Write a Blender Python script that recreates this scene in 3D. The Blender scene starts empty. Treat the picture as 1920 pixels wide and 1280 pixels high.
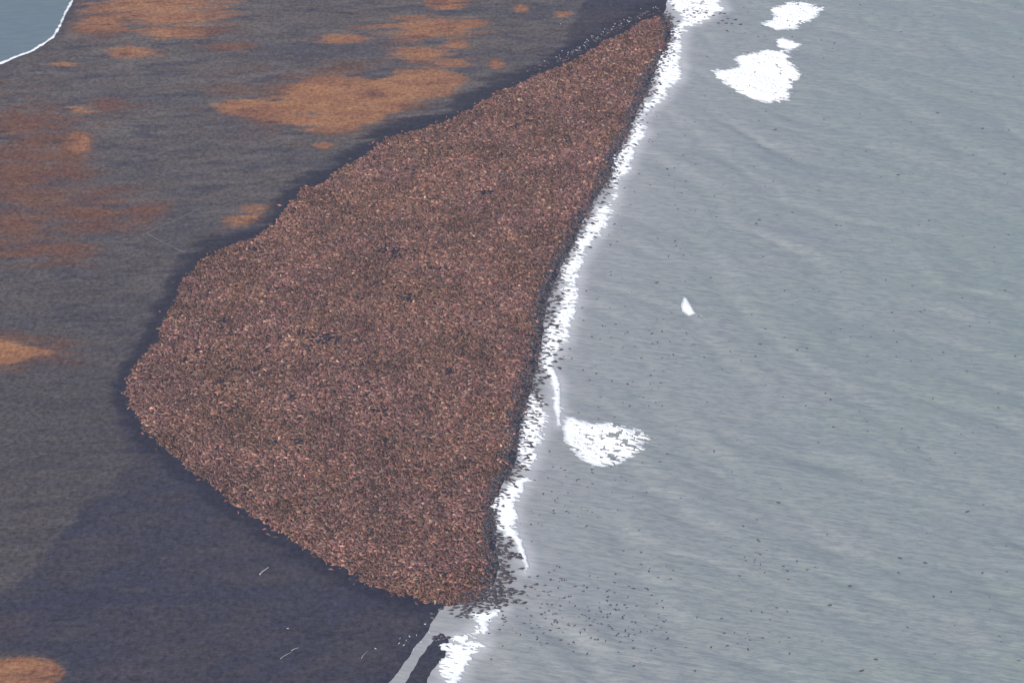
import bpy, bmesh, math, random
import numpy as np
from mathutils import Vector, Matrix

random.seed(7)
rng = np.random.default_rng(11)
S = bpy.context.scene
COL = S.collection

# ---------------------------------------------------------------- camera
DIST, PITCH, HFOV = 1317.0, math.radians(32.0), math.radians(24.0)
CAM = np.array([0.0, -DIST * math.cos(PITCH), DIST * math.sin(PITCH)])
cd = bpy.data.cameras.new('camera')
cam = bpy.data.objects.new('camera', cd)
COL.objects.link(cam)
cam.location = CAM
cam.rotation_euler = (math.radians(90) - PITCH, 0, 0)
cd.sensor_width = 36.0
cd.lens = 18.0 / math.tan(HFOV / 2)
cd.clip_start, cd.clip_end = 10, 120000
S.camera = cam

# ---------------------------------------------------------------- light
SUN_EL, SUN_AZ = math.radians(40), math.radians(212)   # azimuth clockwise from +Y
w = bpy.data.worlds.new('World'); S.world = w; w.use_nodes = True
nt = w.node_tree
sky = nt.nodes.new('ShaderNodeTexSky'); sky.sky_type = 'NISHITA'; sky.sun_disc = False
sky.sun_elevation = SUN_EL; sky.sun_rotation = SUN_AZ
sky.air_density = 1.0; sky.dust_density = 1.0; sky.ozone_density = 1.5
bg = nt.nodes['Background']; bg.inputs['Strength'].default_value = 0.13
nt.links.new(sky.outputs[0], bg.inputs[0])
sl = bpy.data.lights.new('sun', 'SUN'); sl.energy = 3.9; sl.angle = math.radians(0.5)
sl.color = (1.0, 0.95, 0.88)
sun = bpy.data.objects.new('sun', sl); COL.objects.link(sun)
sdir = Vector((math.sin(SUN_AZ) * math.cos(SUN_EL), math.cos(SUN_AZ) * math.cos(SUN_EL), math.sin(SUN_EL)))
sun.rotation_euler = sdir.to_track_quat('Z', 'Y').to_euler()
sun.location = (0, 0, 900)
vs = S.view_settings
vs.view_transform = 'Standard'; vs.look = 'None'; vs.exposure = 0.12; vs.gamma = 1.0
vs.use_curve_mapping = False
HAZE = 0.00004

# ---------------------------------------------------------------- projection helpers
F_PX = 960.0 / math.tan(HFOV / 2)
CP, SP = math.cos(PITCH), math.sin(PITCH)

def ground(px, py, z=0.0):
    """Point of the plane at height z that the survey picture shows at (px, py)."""
    px = np.asarray(px, float); py = np.asarray(py, float)
    u = (px - 960) / F_PX; v = (640 - py) / F_PX
    dx = u; dy = CP + v * SP; dz = -SP + v * CP
    t = (z - CAM[2]) / dz
    return dx * t + CAM[0], dy * t + CAM[1]

def plan(X, Y, Z=1.0):
    """Inverse of ground(): survey coordinates of a point of the place."""
    x = X - CAM[0]; y = Y - CAM[1]; z = Z - CAM[2]
    depth = y * CP - z * SP
    up = y * SP + z * CP
    depth = np.maximum(depth, 1.0)
    return 960 + F_PX * x / depth, 640 - F_PX * up / depth

def gpoly(pts, z=0.0):
    a = np.array(pts, float)
    x, y = ground(a[:, 0], a[:, 1], z)
    return np.stack([x, y], 1)

def sdf(X, Y, poly):
    """signed distance to a closed polygon, positive inside"""
    X = np.asarray(X, float); Y = np.asarray(Y, float)
    d2 = np.full(X.shape, 1e18); inside = np.zeros(X.shape, bool)
    n = len(poly)
    for i in range(n):
        ax, ay = poly[i]; bx, by = poly[(i + 1) % n]
        ex, ey = bx - ax, by - ay
        L = ex * ex + ey * ey + 1e-12
        t = np.clip(((X - ax) * ex + (Y - ay) * ey) / L, 0, 1)
        qx = X - ax - t * ex; qy = Y - ay - t * ey
        d2 = np.minimum(d2, qx * qx + qy * qy)
        c = ((ay > Y) != (by > Y))
        xi = ax + (Y - ay) * ex / (ey if abs(ey) > 1e-12 else 1e-12)
        inside ^= c & (X < xi)
    d = np.sqrt(d2)
    return np.where(inside, d, -d)

def vnoise(X, Y, seed=0):
    xi = np.floor(X).astype(np.int64); yi = np.floor(Y).astype(np.int64)
    fx = X - xi; fy = Y - yi
    fx = fx * fx * (3 - 2 * fx); fy = fy * fy * (3 - 2 * fy)
    def h(a, b):
        n = (a * 374761393 + b * 668265263 + seed * 362437) & 0x7fffffff
        n = ((n ^ (n >> 13)) * 1274126177) & 0x7fffffff
        n = n ^ (n >> 16)
        return (n & 0xffff) / 65535.0
    a = h(xi, yi); b = h(xi + 1, yi); c = h(xi, yi + 1); d = h(xi + 1, yi + 1)
    return (a * (1 - fx) + b * fx) * (1 - fy) + (c * (1 - fx) + d * fx) * fy

def fbm(X, Y, octv=4, seed=0):
    s = 0; a = 0.5; t = 0
    for o in range(octv):
        s = s + a * vnoise(X * 2 ** o, Y * 2 ** o, seed + o * 17); t += a; a *= 0.5
    return s / t - 0.5          # -.5 .. .5

# ---------------------------------------------------------------- outlines of the place
HERD_SEA = [(1240,25),(1253,50),(1250,80),(1238,110),(1215,150),(1198,190),(1183,225),(1165,262),(1150,295),(1136,335),
 (1108,372),(1086,415),(1068,458),(1045,498),(1030,535),(1016,570),(1012,605),(1008,645),(998,692),(986,738),(975,782),(966,830),
 (953,880),(930,920),(918,955),(922,1000),(928,1050),(918,1090),(893,1120)]
HERD_LAND = [(850,1131),(800,1127),(740,1112),(690,1096),(650,1068),(600,1045),(560,1026),(520,997),(470,970),(432,937),(400,910),
 (350,875),(310,842),(272,802),(248,767),(236,738),(243,702),(268,667),(290,642),(303,605),(328,572),(343,530),(372,492),(418,466),
 (478,446),(518,420),(538,387),(568,356),(618,336),(650,311),(690,286),(722,262),(780,246),(830,230),(880,206),(930,176),(972,158),
 (1010,140),(1050,125),(1100,100),(1140,76),(1180,55),(1210,36)]
HERD = gpoly(HERD_SEA + HERD_LAND, 1.3)
HSEA = gpoly(HERD_SEA, 1.0)
shore_px = [(1225,-260),(1240,-60),(1252,0)] + [(x + 7, y) for x, y in HERD_SEA[:-2]] + \
 [(930,1092),(900,1128),(832,1137),(815,1160),(790,1200),(762,1238),(735,1275),(700,1330),(600,1470),(300,1700)]
s_xy = gpoly(shore_px)
lag_px = [(-260,190),(-120,150),(0,118),(35,104),(62,93),(98,70),(112,45),(122,22),(137,-5),(150,-60),(170,-160),(210,-300)]
lag_xy = gpoly(lag_px)
LAND = np.concatenate([np.array([[s_xy[0][0] + 300, 30000.0]]), s_xy, np.array([[-3000, -2500.0], [-30000, -9000.0], [-30000, 300.0]]),
                       lag_xy, np.array([[lag_xy[-1][0] + 200, 30000.0]])])
BAR = gpoly([(826,1186),(838,1196),(840,1210),(834,1228),(822,1243),(806,1258),(800,1285),(786,1330),(748,1325),(764,1278),(780,1245),(798,1218)])
LAGOON = np.concatenate([lag_xy, np.array([[lag_xy[-1][0] + 100, 9000.0], [-20000, 9000.0], [-20000, 400.0]])])

def land_z(X, Y):
    d = sdf(X, Y, LAND) + 3.5 * fbm(X / 9, Y / 9, 4, 5)
    db = sdf(X, Y, BAR) + 2.2 * fbm(X / 5, Y / 5, 4, 9) + 0.6
    z = np.where(d < 0, np.maximum(0.12 * d, -5.0), 1.5 * (1 - np.exp(-0.05 * d)) + 0.0)
    zb = np.where(db < 0, np.maximum(0.12 * db, -5.0), 0.35 * (1 - np.exp(-0.15 * db)))
    z = np.maximum(z, zb)
    far = np.clip(d / 60, 0, 1)
    z = z + far * 0.5 * fbm(X / 40, Y / 40, 4, 3)
    return z, d

# ---------------------------------------------------------------- material helpers
def mat(name):
    m = bpy.data.materials.new(name); m.use_nodes = True
    return m, m.node_tree, m.node_tree.nodes, m.node_tree.nodes['Principled BSDF']

class N:
    def __init__(s, nt): s.nt = nt
    def new(s, t, **k):
        n = s.nt.nodes.new(t)
        for a, b in k.items(): setattr(n, a, b)
        return n
    def set(s, sock, v):
        if hasattr(v, 'is_linked') or isinstance(v, bpy.types.NodeSocket): s.nt.links.new(v, sock)
        else: sock.default_value = v
    def attr(s, name, out='Fac'):
        n = s.new('ShaderNodeAttribute'); n.attribute_name = name; return n.outputs[out]
    def math(s, op, a, b=0.0, clamp=False):
        n = s.new('ShaderNodeMath', operation=op); n.use_clamp = clamp
        s.set(n.inputs[0], a); s.set(n.inputs[1], b); return n.outputs[0]
    def coords(s, scale=(1,1,1), rot=0.0):
        g = s.new('ShaderNodeNewGeometry')
        m = s.new('ShaderNodeMapping'); m.vector_type = 'TEXTURE'
        m.inputs['Rotation'].default_value = (0, 0, rot)
        m.inputs['Scale'].default_value = scale
        s.nt.links.new(g.outputs['Position'], m.inputs['Vector']); return m.outputs[0]
    def noise(s, scale, vec, detail=4, rough=0.55, dist=0.0):
        n = s.new('ShaderNodeTexNoise'); n.inputs['Scale'].default_value = scale
        n.inputs['Detail'].default_value = detail; n.inputs['Roughness'].default_value = rough
        n.inputs['Distortion'].default_value = dist
        s.nt.links.new(vec, n.inputs['Vector']); return n.outputs['Fac']
    def step(s, v, a, b):
        n = s.new('ShaderNodeMapRange'); n.interpolation_type = 'SMOOTHSTEP'
        s.set(n.inputs['Value'], v); n.inputs['From Min'].default_value = a; n.inputs['From Max'].default_value = b
        return n.outputs['Result']
    def lin(s, v, a, b, c, d):
        n = s.new('ShaderNodeMapRange')
        s.set(n.inputs['Value'], v)
        for i, q in zip(('From Min','From Max','To Min','To Max'), (a, b, c, d)): n.inputs[i].default_value = q
        return n.outputs['Result']
    def mix(s, f, a, b, mode='MIX'):
        n = s.new('ShaderNodeMix', data_type='RGBA', blend_type=mode)
        s.set(n.inputs['Factor'], f)
        s.set(n.inputs['A'] if False else n.inputs[6], a if not isinstance(a, tuple) else (*a, 1))
        s.set(n.inputs[7], b if not isinstance(b, tuple) else (*b, 1))
        return n.outputs[2]
    def bump(s, h, strength, dist, normal=None):
        n = s.new('ShaderNodeBump'); n.inputs['Strength'].default_value = strength; n.inputs['Distance'].default_value = dist
        s.nt.links.new(h, n.inputs['Height'])
        if normal is not None: s.nt.links.new(normal, n.inputs['Normal'])
        return n.outputs[0]

def mesh_from(name, V, Fq, smooth=True):
    """V (n,3), Fq (m,k) index array of equal-size faces"""
    me = bpy.data.meshes.new(name)
    V = np.ascontiguousarray(V, np.float32); Fq = np.ascontiguousarray(Fq, np.int32)
    me.vertices.add(len(V)); me.vertices.foreach_set('co', V.ravel())
    k = Fq.shape[1]
    me.loops.add(Fq.size); me.loops.foreach_set('vertex_index', Fq.ravel())
    me.polygons.add(len(Fq))
    me.polygons.foreach_set('loop_start', np.arange(0, Fq.size, k, dtype=np.int32))
    me.polygons.foreach_set('loop_total', np.full(len(Fq), k, np.int32))
    me.polygons.foreach_set('use_smooth', np.full(len(Fq), smooth, bool))
    me.update(calc_edges=True); me.validate()
    return me

def fattr(me, name, vals):
    a = me.attributes.new(name, 'FLOAT', 'POINT'); a.data.foreach_set('value', np.ascontiguousarray(vals, np.float32).ravel())

def link(name, me, m, parent=None):
    o = bpy.data.objects.new(name, me)
    if m is not None and len(me.materials) == 0: me.materials.append(m)
    COL.objects.link(o)
    if parent: o.parent = parent
    return o

def tag(o, label, cat, group=None, kind=None):
    o['label'] = label
    if cat: o['category'] = cat
    if group: o['group'] = group
    if kind: o['kind'] = kind
    return o

def axis(a, b, step, far):
    inner = np.arange(a, b + step, step)
    out = []; s = step * 2; v = b + step
    while v < far: v += s; s *= 1.35; out.append(v)
    lo = []; s = step * 2; v = a
    while v > -far: v -= s; s *= 1.35; lo.append(v)
    return np.array(lo[::-1] + list(inner) + out)

def grid(xs, ys):
    X, Y = np.meshgrid(xs, ys)
    nx, ny = len(xs), len(ys)
    i = np.arange(nx * ny).reshape(ny, nx)
    F = np.stack([i[:-1, :-1].ravel(), i[:-1, 1:].ravel(), i[1:, 1:].ravel(), i[1:, :-1].ravel()], 1)
    return X.ravel(), Y.ravel(), F

# ---------------------------------------------------------------- land
X, Y, F = grid(axis(-420, 240, 1.8, 40000), axis(-330, 520, 1.8, 40000))
Z, dshore = land_z(X, Y)
PX, PY = plan(X, Y, 1.2)
def ell(cx, cy, rx, ry, ang=0, s=1.0):
    a = math.radians(ang); c, sn = math.cos(a), math.sin(a)
    u = (PX - cx) * c + (PY - cy) * sn; v = -(PX - cx) * sn + (PY - cy) * c
    return s - np.sqrt((u / rx) ** 2 + (v / ry) ** 2)
def pol(pts, soft):
    return np.clip(sdf(PX, PY, np.array(pts, float)) / soft, -1, 1)
orange = np.full(X.shape, -1.0)
for e in [(300,12,135,28),(330,34,100,18),(310,64,62,11),(250,98,48,13),(190,45,50,16),(835,10,30,13),(805,52,95,21),(880,46,32,13),
          (640,73,50,8),(790,102,66,13),(856,86,30,8),(850,118,34,8),(977,18,17,6),(1055,28,18,6),(930,122,14,8),(605,273,16,6),
          (465,410,48,18,-18),(150,207,32,9),(120,120,26,5),(150,268,20,16)]:
    orange = np.maximum(orange, ell(*e[:5]))
orange = np.maximum(orange, pol([(392,196),(450,184),(520,182),(565,150),(640,140),(700,150),(740,130),(820,127),(868,140),(880,160),
    (830,182),(765,195),(742,215),(700,235),(640,247),(560,243),(510,226),(450,215),(405,205)], 14))
orange = np.maximum(orange, pol([(-60,630),(0,634),(50,645),(98,660),(50,674),(0,690),(-60,700)], 12))
orange = np.maximum(orange, pol([(-60,1235),(0,1233),(60,1232),(106,1242),(120,1260),(95,1285),(60,1330),(-60,1330)], 12))
rust = np.full(X.shape, -1.0)
for e in [(40,320,120,120),(60,235,110,40),(30,420,90,50),(130,300,50,60),(200,200,60,15),(190,45,60,30),(280,395,60,20),(60,470,120,25),
          (170,400,110,45),(360,60,90,12),(430,90,60,12),(600,190,170,60),(15,1180,60,30),(0,660,130,35)]:
    rust = np.maximum(rust, ell(*e[:5]))
BEACH = [(1112,-60),(1095,-5),(1078,40),(1060,80),(1040,103),(985,138),(900,188),(830,216),(742,238),(700,262),(640,300),(590,333),(548,358),
 (524,388),(500,425),(440,445),(375,478),(338,520),(310,570),(285,620),(245,680),(222,722),(216,785),(236,832),(250,862),(205,925),(150,955),
 (122,990),(95,1025),(60,1080),(0,1112),(-300,1160),(-300,1216),(0,1220),(60,1222),(112,1234),(134,1262),(100,1310),(-100,1420),(-700,1500),(1000,1900),(1500,-60)]
beach = pol(BEACH, 14)
hp = np.array(HERD_SEA + HERD_LAND, float)
dherd = -sdf(PX, PY, hp)                      # >0 outside the herd
mud = np.clip(1 - dherd / 42, 0, 1)
wet = np.clip(1 - dshore / 9, 0, 1)
dark = np.clip((PY - 250) / 500, 0, 1)
me = mesh_from('land', np.stack([X, Y, Z], 1), F)
for n_, v_ in (('orange', orange), ('rust', rust), ('beach', beach), ('mud', mud), ('wet', wet), ('dark', dark)): fattr(me, n_, v_)
m, nt, _, bs = mat('tundra and black sand'); n = N(nt)
c0 = n.coords()
streak = n.coords((3.2, 1, 1), math.radians(4))
fine = n.noise(0.9, streak, 5, 0.7)
mid = n.noise(0.10, streak, 6, 0.65)
big = n.noise(0.018, streak, 5, 0.6)
grain = n.noise(0.55, n.coords((1.3, 1.7, 1)), 2, 0.8)
nz0 = n.noise(0.035, n.coords((2, 1, 1), math.radians(30)), 6, 0.7)
patch = n.noise(0.07, n.coords((2.8, 1, 1), math.radians(3)), 9, 0.74, 0.4)
base = n.mix(n.step(mid, 0.36, 0.64), (0.058, 0.053, 0.068), (0.126, 0.106, 0.100))
base = n.mix(n.step(patch, 0.42, 0.62), base, (0.104, 0.086, 0.080))
base = n.mix(n.math('MULTIPLY', n.step(big, 0.50, 0.66), 0.6), base, (0.064, 0.062, 0.078))
blades = n.noise(0.30, n.coords((6, 1, 1), math.radians(-22)), 6, 0.8)
base = n.mix(n.math('MULTIPLY', n.step(blades, 0.55, 0.80), 0.6), base, (0.19, 0.165, 0.14))
base = n.mix(n.math('MULTIPLY', n.attr('dark'), 0.60), base, (0.054, 0.049, 0.056))
nz = n.math('MULTIPLY_ADD', patch, 2.0); nz.node.inputs[2].default_value = -1.0
nm = n.math('MULTIPLY_ADD', n.noise(0.16, n.coords((6, 1, 1), math.radians(2)), 6, 0.7), 2.0); nm.node.inputs[2].default_value = -1.0
nn_ = n.math('ADD', nz, n.math('MULTIPLY', nm, 0.8))
rf = n.step(n.math('ADD', n.attr('rust'), n.math('MULTIPLY', nn_, 1.9)), -0.45, 1.0)
base = n.mix(n.math('MULTIPLY', rf, 0.9), base, n.mix(n.step(nm, -.3, .3), (0.125, 0.048, 0.038), (0.165, 0.080, 0.050)))
of = n.step(n.math('ADD', n.attr('orange'), n.math('MULTIPLY', nn_, 2.1)), -0.35, 0.60)
base = n.mix(n.math('MULTIPLY', of, 0.88), base, n.mix(n.step(patch, 0.35, 0.65), (0.360, 0.172, 0.080), (0.235, 0.100, 0.060)))
sand = n.mix(n.step(n.noise(0.02, streak, 6, 0.65), 0.35, 0.65), (0.038, 0.038, 0.062), (0.052, 0.045, 0.058))
sand = n.mix(n.math('MULTIPLY', n.step(patch, 0.45, 0.65), 0.6), sand, (0.070, 0.060, 0.064))
sand = n.mix(n.math('MULTIPLY', n.step(nz0, 0.45, 0.6), 0.7), sand, (0.034, 0.037, 0.062))
bf = n.step(n.math('ADD', n.attr('beach'), n.math('MULTIPLY', nn_, 1.6)), -0.5, 0.6)
base = n.mix(n.math('MULTIPLY', bf, 0.92), base, sand)
mf = n.step(n.math('ADD', n.attr('mud'), n.math('MULTIPLY', nn_, 1.0)), 0.12, 0.62)
base = n.mix(n.math('MULTIPLY', mf, 0.82), base, (0.022, 0.023, 0.040))
base = n.mix(n.math('MULTIPLY', n.attr('wet'), 0.6), base, (0.03, 0.033, 0.050))
gr = n.lin(n.math('ADD', n.math('MULTIPLY', fine, 0.45), n.math('MULTIPLY', grain, 0.55)), 0.32, 0.68, 0.42, 1.6)
hs = n.new('ShaderNodeVectorMath', operation='SCALE'); nt.links.new(base, hs.inputs[0]); nt.links.new(gr, hs.inputs['Scale'])
nt.links.new(hs.outputs[0], bs.inputs['Base Color'])
bs.inputs['Roughness'].default_value = 0.95
bs.inputs['Specular IOR Level'].default_value = 0.15
nt.links.new(n.bump(n.math('ADD', fine, mid), 0.6, 0.5), bs.inputs['Normal'])
tag(link('ground', me, m), 'dark tundra flat and black sand beach with rusty orange patches', None, kind='structure')

# ---------------------------------------------------------------- white water outlines
FOAMS = []
SHORE_FOAM_A = [(1246,-40),(1246,0),(1261,18),(1280,32),(1257,52),(1259,73),(1242,95),(1228,109),(1222,146),(1226,164),(1212,190),(1197,208),(1187,226),
 (1180,248),(1170,270),(1148,288),(1141,310),(1143,335),(1150,352),(1150,368),(1119,387),(1103,408),(1086,438),(1077,463),(1056,498),(1052,525),
 (1056,545),(1046,575),(1030,600),(1018,625),(1014,655),(1012,680),(1024,700),(1036,722),(1038,750),(1043,775),(1045,792),
 (1050,790),(1051,770),(1050,745),(1050,715),(1036,692),(1036,680),(1050,660),(1066,640),(1074,610),(1085,580),(1084,545),(1092,500),(1110,463),(1133,438),
 (1144,408),(1153,387),(1160,365),(1160,338),(1178,325),(1186,305),(1192,288),(1200,270),(1215,250),(1205,228),(1222,208),(1246,190),(1263,164),(1282,146),(1281,109),(1282,73),(1290,52),
 (1325,40),(1365,18),(1352,0),(1352,-40)]
def F_(*a, **k): FOAMS.append((*a, k))
F_('shore_foam', 'long ragged white surf line beside the herd from the top edge downward', SHORE_FOAM_A, soft=1.9, seed=1, bias=-0.55, lace=0.17)
F_('shore_foam', 'lacy white wash among wading walruses beside the thin curling foam thread',
     [(992,740),(984,762),(979,785),(976,812),(968,840),(974,862),(985,885),(998,880),(1006,858),(1008,840),(1020,820),(1026,800),(1030,780),(1020,762),(1008,745)], soft=2.0, seed=2, bias=-0.25, lace=0.14)
F_('shore_foam', 'narrow white surf strip tapering to a curved tail near the herd foot',
     [(968,895),(948,918),(920,940),(926,960),(934,985),(950,1003),(966,1010),(976,1030),(983,1052),(985,1072),(991,1058),(984,1030),(972,1005),(968,985),(968,960),(972,935),(984,915),(990,895)], soft=1.6, seed=3, bias=-0.05)
F_('shore_foam', 'small white foam tuft below the wading walruses at the herd foot',
     [(890,1150),(894,1168),(905,1190),(912,1188),(916,1170),(935,1152),(945,1140),(920,1143)], soft=1.5, seed=4, bias=0.4, amp=.7)
F_('shore_foam', 'thin broken wash joining the small foam tuft and the sandbar breaker',
     [(838,1196),(850,1206),(885,1204),(905,1196),(908,1186),(896,1172),(880,1184),(862,1190)], soft=1.6, seed=21, bias=-0.15, lace=0.08)
F_('shore_foam', 'thick white breaker beside the dark sandbar at the bottom edge',
     [(822,1207),(834,1222),(828,1245),(830,1262),(838,1280),(836,1330),(866,1320),(862,1285),(870,1258),(876,1237),(892,1222),(915,1205),(880,1202),(850,1204)], soft=1.2, seed=5, lace=0.2)
F_('shore_foam', 'thin curling foam thread between the white wash and the fan shaped breaker',
     [(1012,684),(1024,696),(1035,716),(1040,740),(1039,760),(1043,780),(1045,798),(1051,796),(1051,775),(1049,755),(1052,735),(1048,712),(1038,692),(1026,678)], soft=1.3, seed=14, amp=.35, bias=0.35)
F_('shore_foam', 'thin curved foam tail at the end of the narrow surf strip',
     [(958,1000),(968,1020),(976,1042),(984,1056),(986,1074),(992,1060),(986,1038),(978,1014),(968,998)], soft=1.3, seed=15, amp=.35, bias=0.3)
F_('breaking_wave', 'smaller white breaker at the top, farthest offshore',
     [(1420,42),(1450,38),(1445,15),(1475,6),(1510,4),(1545,15),(1530,35),(1500,45),(1490,56),(1455,58)], soft=2.4, seed=6, height=0.5, lace=0.17, grad=0.08, amp=.7, bias=0.1)
F_('breaking_wave', 'tiny white wave tuft just above the largest breaker',
     [(1455,85),(1458,76),(1468,68),(1480,76),(1500,84),(1490,92),(1475,96)], soft=2.0, seed=7)
F_('breaking_wave', 'largest solid white breaker offshore near the top of the herd',
     [(1338,133),(1365,130),(1385,125),(1380,106),(1410,100),(1445,93),(1482,96),(1480,112),(1505,140),(1484,160),(1478,188),(1440,192),(1400,184),(1378,172),(1370,160),(1345,150)],
     soft=2.4, seed=8, height=0.7, lace=0.20, grad=0.10, amp=.8, bias=0.1)
F_('breaking_wave', 'small leaf shaped whitecap alone in the open water',
     [(1278,572),(1284,556),(1288,562),(1296,576),(1303,588),(1292,590),(1280,582)], soft=1.5, seed=9, amp=0.05, bias=.4)
F_('breaking_wave', 'lacy fan shaped breaker close to the herd shore in the lower half',
     [(1056,800),(1062,780),(1110,792),(1160,796),(1205,808),(1228,820),(1200,834),(1208,848),(1175,860),(1150,873),(1112,874),(1090,860),(1068,842),(1056,825)],
     soft=2.6, seed=10, lace=0.115, grad=0.22, height=0.5, ang=-24, amp=0.45, bias=0.2)
# ---------------------------------------------------------------- sea
def sea_z(X, Y):
    X = np.asarray(X, float); Y = np.asarray(Y, float)
    kd = np.minimum(-sdf(X, Y, LAND), -sdf(X, Y, BAR))
    amp = np.clip((kd - 2) / 25, 0, 1) * np.clip((X + 160) / 40, 0, 1)
    fadef = np.exp(-np.maximum(0, np.hypot(X, Y) - 900) / 600)
    def swell(ang, wl, seed, warp):
        a = math.radians(ang); nx, ny = -math.sin(a), math.cos(a)
        t = (X * nx + Y * ny) + warp * fbm(X / 90, Y / 90, 3, seed)
        g = np.clip(0.25 + 3.2 * fbm((X * math.cos(a) + Y * math.sin(a)) / 60, t / 35, 3, seed + 40), 0, 1)
        ph = 2 * math.pi * t / wl
        return g * (np.sin(ph) + 0.35 * np.sin(2 * ph + 0.9))
    return amp * fadef * (0.80 * swell(-60, 46, 1, 50) + 0.38 * swell(-36, 27, 2, 45) + 0.16 * swell(-20, 12, 3, 30)), kd
X, Y, F = grid(axis(-120, 420, 1.6, 40000), axis(-330, 520, 1.6, 40000))
Z, keep_d = sea_z(X, Y)
me = mesh_from('sea', np.stack([X, Y, Z], 1), F)
PX, PY = plan(X, Y, 0)
fattr(me, 'offshore', np.clip(keep_d / 300, 0, 1))
fattr(me, 'silt', np.exp(-np.maximum(keep_d, 0) / 22) * (keep_d > -3))
ff = np.full(X.shape, -99.0)
for q_ in FOAMS:
    if q_[0] == 'shore_foam': ff = np.maximum(ff, sdf(X, Y, gpoly(q_[2])))
fattr(me, 'aerated', np.clip(1 + ff / 8, 0, 1) * np.clip(Z * 0 + 1, 0, 1))
m, nt, _, bs = mat('silty sea water'); n = N(nt)
sk = n.coords((7, 1, 1), math.radians(-14))
s1 = n.noise(0.16, sk, 5, 0.62)
s2 = n.noise(0.03, n.coords((3.5, 1, 1), math.radians(-32)), 4, 0.55, 0.6)
s3 = n.noise(0.012, n.coords((2, 1, 1), math.radians(-20)), 3, 0.5)
s4 = n.noise(0.42, n.coords((3.2, 1, 1), math.radians(-12)), 3, 0.8)
hue = n.noise(0.02, n.coords((2, 1, 1), math.radians(-15)), 3, 0.5)
c = n.mix(n.attr('offshore'), (0.302, 0.306, 0.296), (0.240, 0.285, 0.258))
c = n.mix(n.math('MULTIPLY', n.step(hue, 0.4, 0.65), 0.5), c, (0.302, 0.300, 0.302))
c = n.mix(n.math('MULTIPLY', n.step(s2, 0.48, 0.72), 0.55), c, (0.222, 0.245, 0.262))
c = n.mix(n.math('MULTIPLY', n.step(s1, 0.50, 0.75), 0.35), c, (0.36, 0.38, 0.375))
c = n.mix(n.math('MULTIPLY', n.step(s4, 0.40, 0.64), 0.70), c, (0.18, 0.205, 0.225))
c = n.mix(n.math('MULTIPLY', n.attr('silt'), 0.5), c, (0.40, 0.375, 0.375))
aer = n.math('MULTIPLY', n.attr('aerated'), n.step(n.math('ADD', n.noise(0.35, sk, 5, 0.7), n.math('MULTIPLY', n.attr('aerated'), 0.35)), 0.45, 0.8))
c = n.mix(n.math('MULTIPLY', aer, 0.6), c, (0.55, 0.54, 0.54))
nt.links.new(c, bs.inputs['Base Color'])
bs.inputs['Roughness'].default_value = 0.35; bs.inputs['IOR'].default_value = 1.33
h = n.math('ADD', n.math('MULTIPLY', s1, 1.0), n.math('MULTIPLY', n.noise(0.5, sk, 3, 0.6), 0.35))
nt.links.new(n.bump(h, 0.55, 1.2), bs.inputs['Normal'])
tag(link('sea', me, m), 'pale grey silty sea with faint slanting swell', None, kind='structure')

# lagoon behind the spit
lp = LAGOON
bm = bmesh.new(); vv = [bm.verts.new((x, y, 0.10)) for x, y in lp]
# stretched over the water side, its landward rim tucked under the bank
bm.faces.new(vv); me = bpy.data.meshes.new('lagoon'); bm.normal_update()
bmesh.ops.triangulate(bm, faces=bm.faces[:]); bm.to_mesh(me); bm.free()
m, nt, _, bs = mat('lagoon water'); n = N(nt)
r = n.noise(0.25, n.coords((4, 1, 1), 0.1), 4, 0.6)
nt.links.new(n.mix(n.step(r, .35, .7), (0.125, 0.165, 0.188), (0.155, 0.195, 0.212)), bs.inputs['Base Color'])
bs.inputs['Roughness'].default_value = 0.3; bs.inputs['IOR'].default_value = 1.33
nt.links.new(n.bump(r, 0.4, 0.6), bs.inputs['Normal'])
tag(link('lagoon', me, m), 'blue grey lagoon behind the spit', None, kind='structure')

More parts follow.
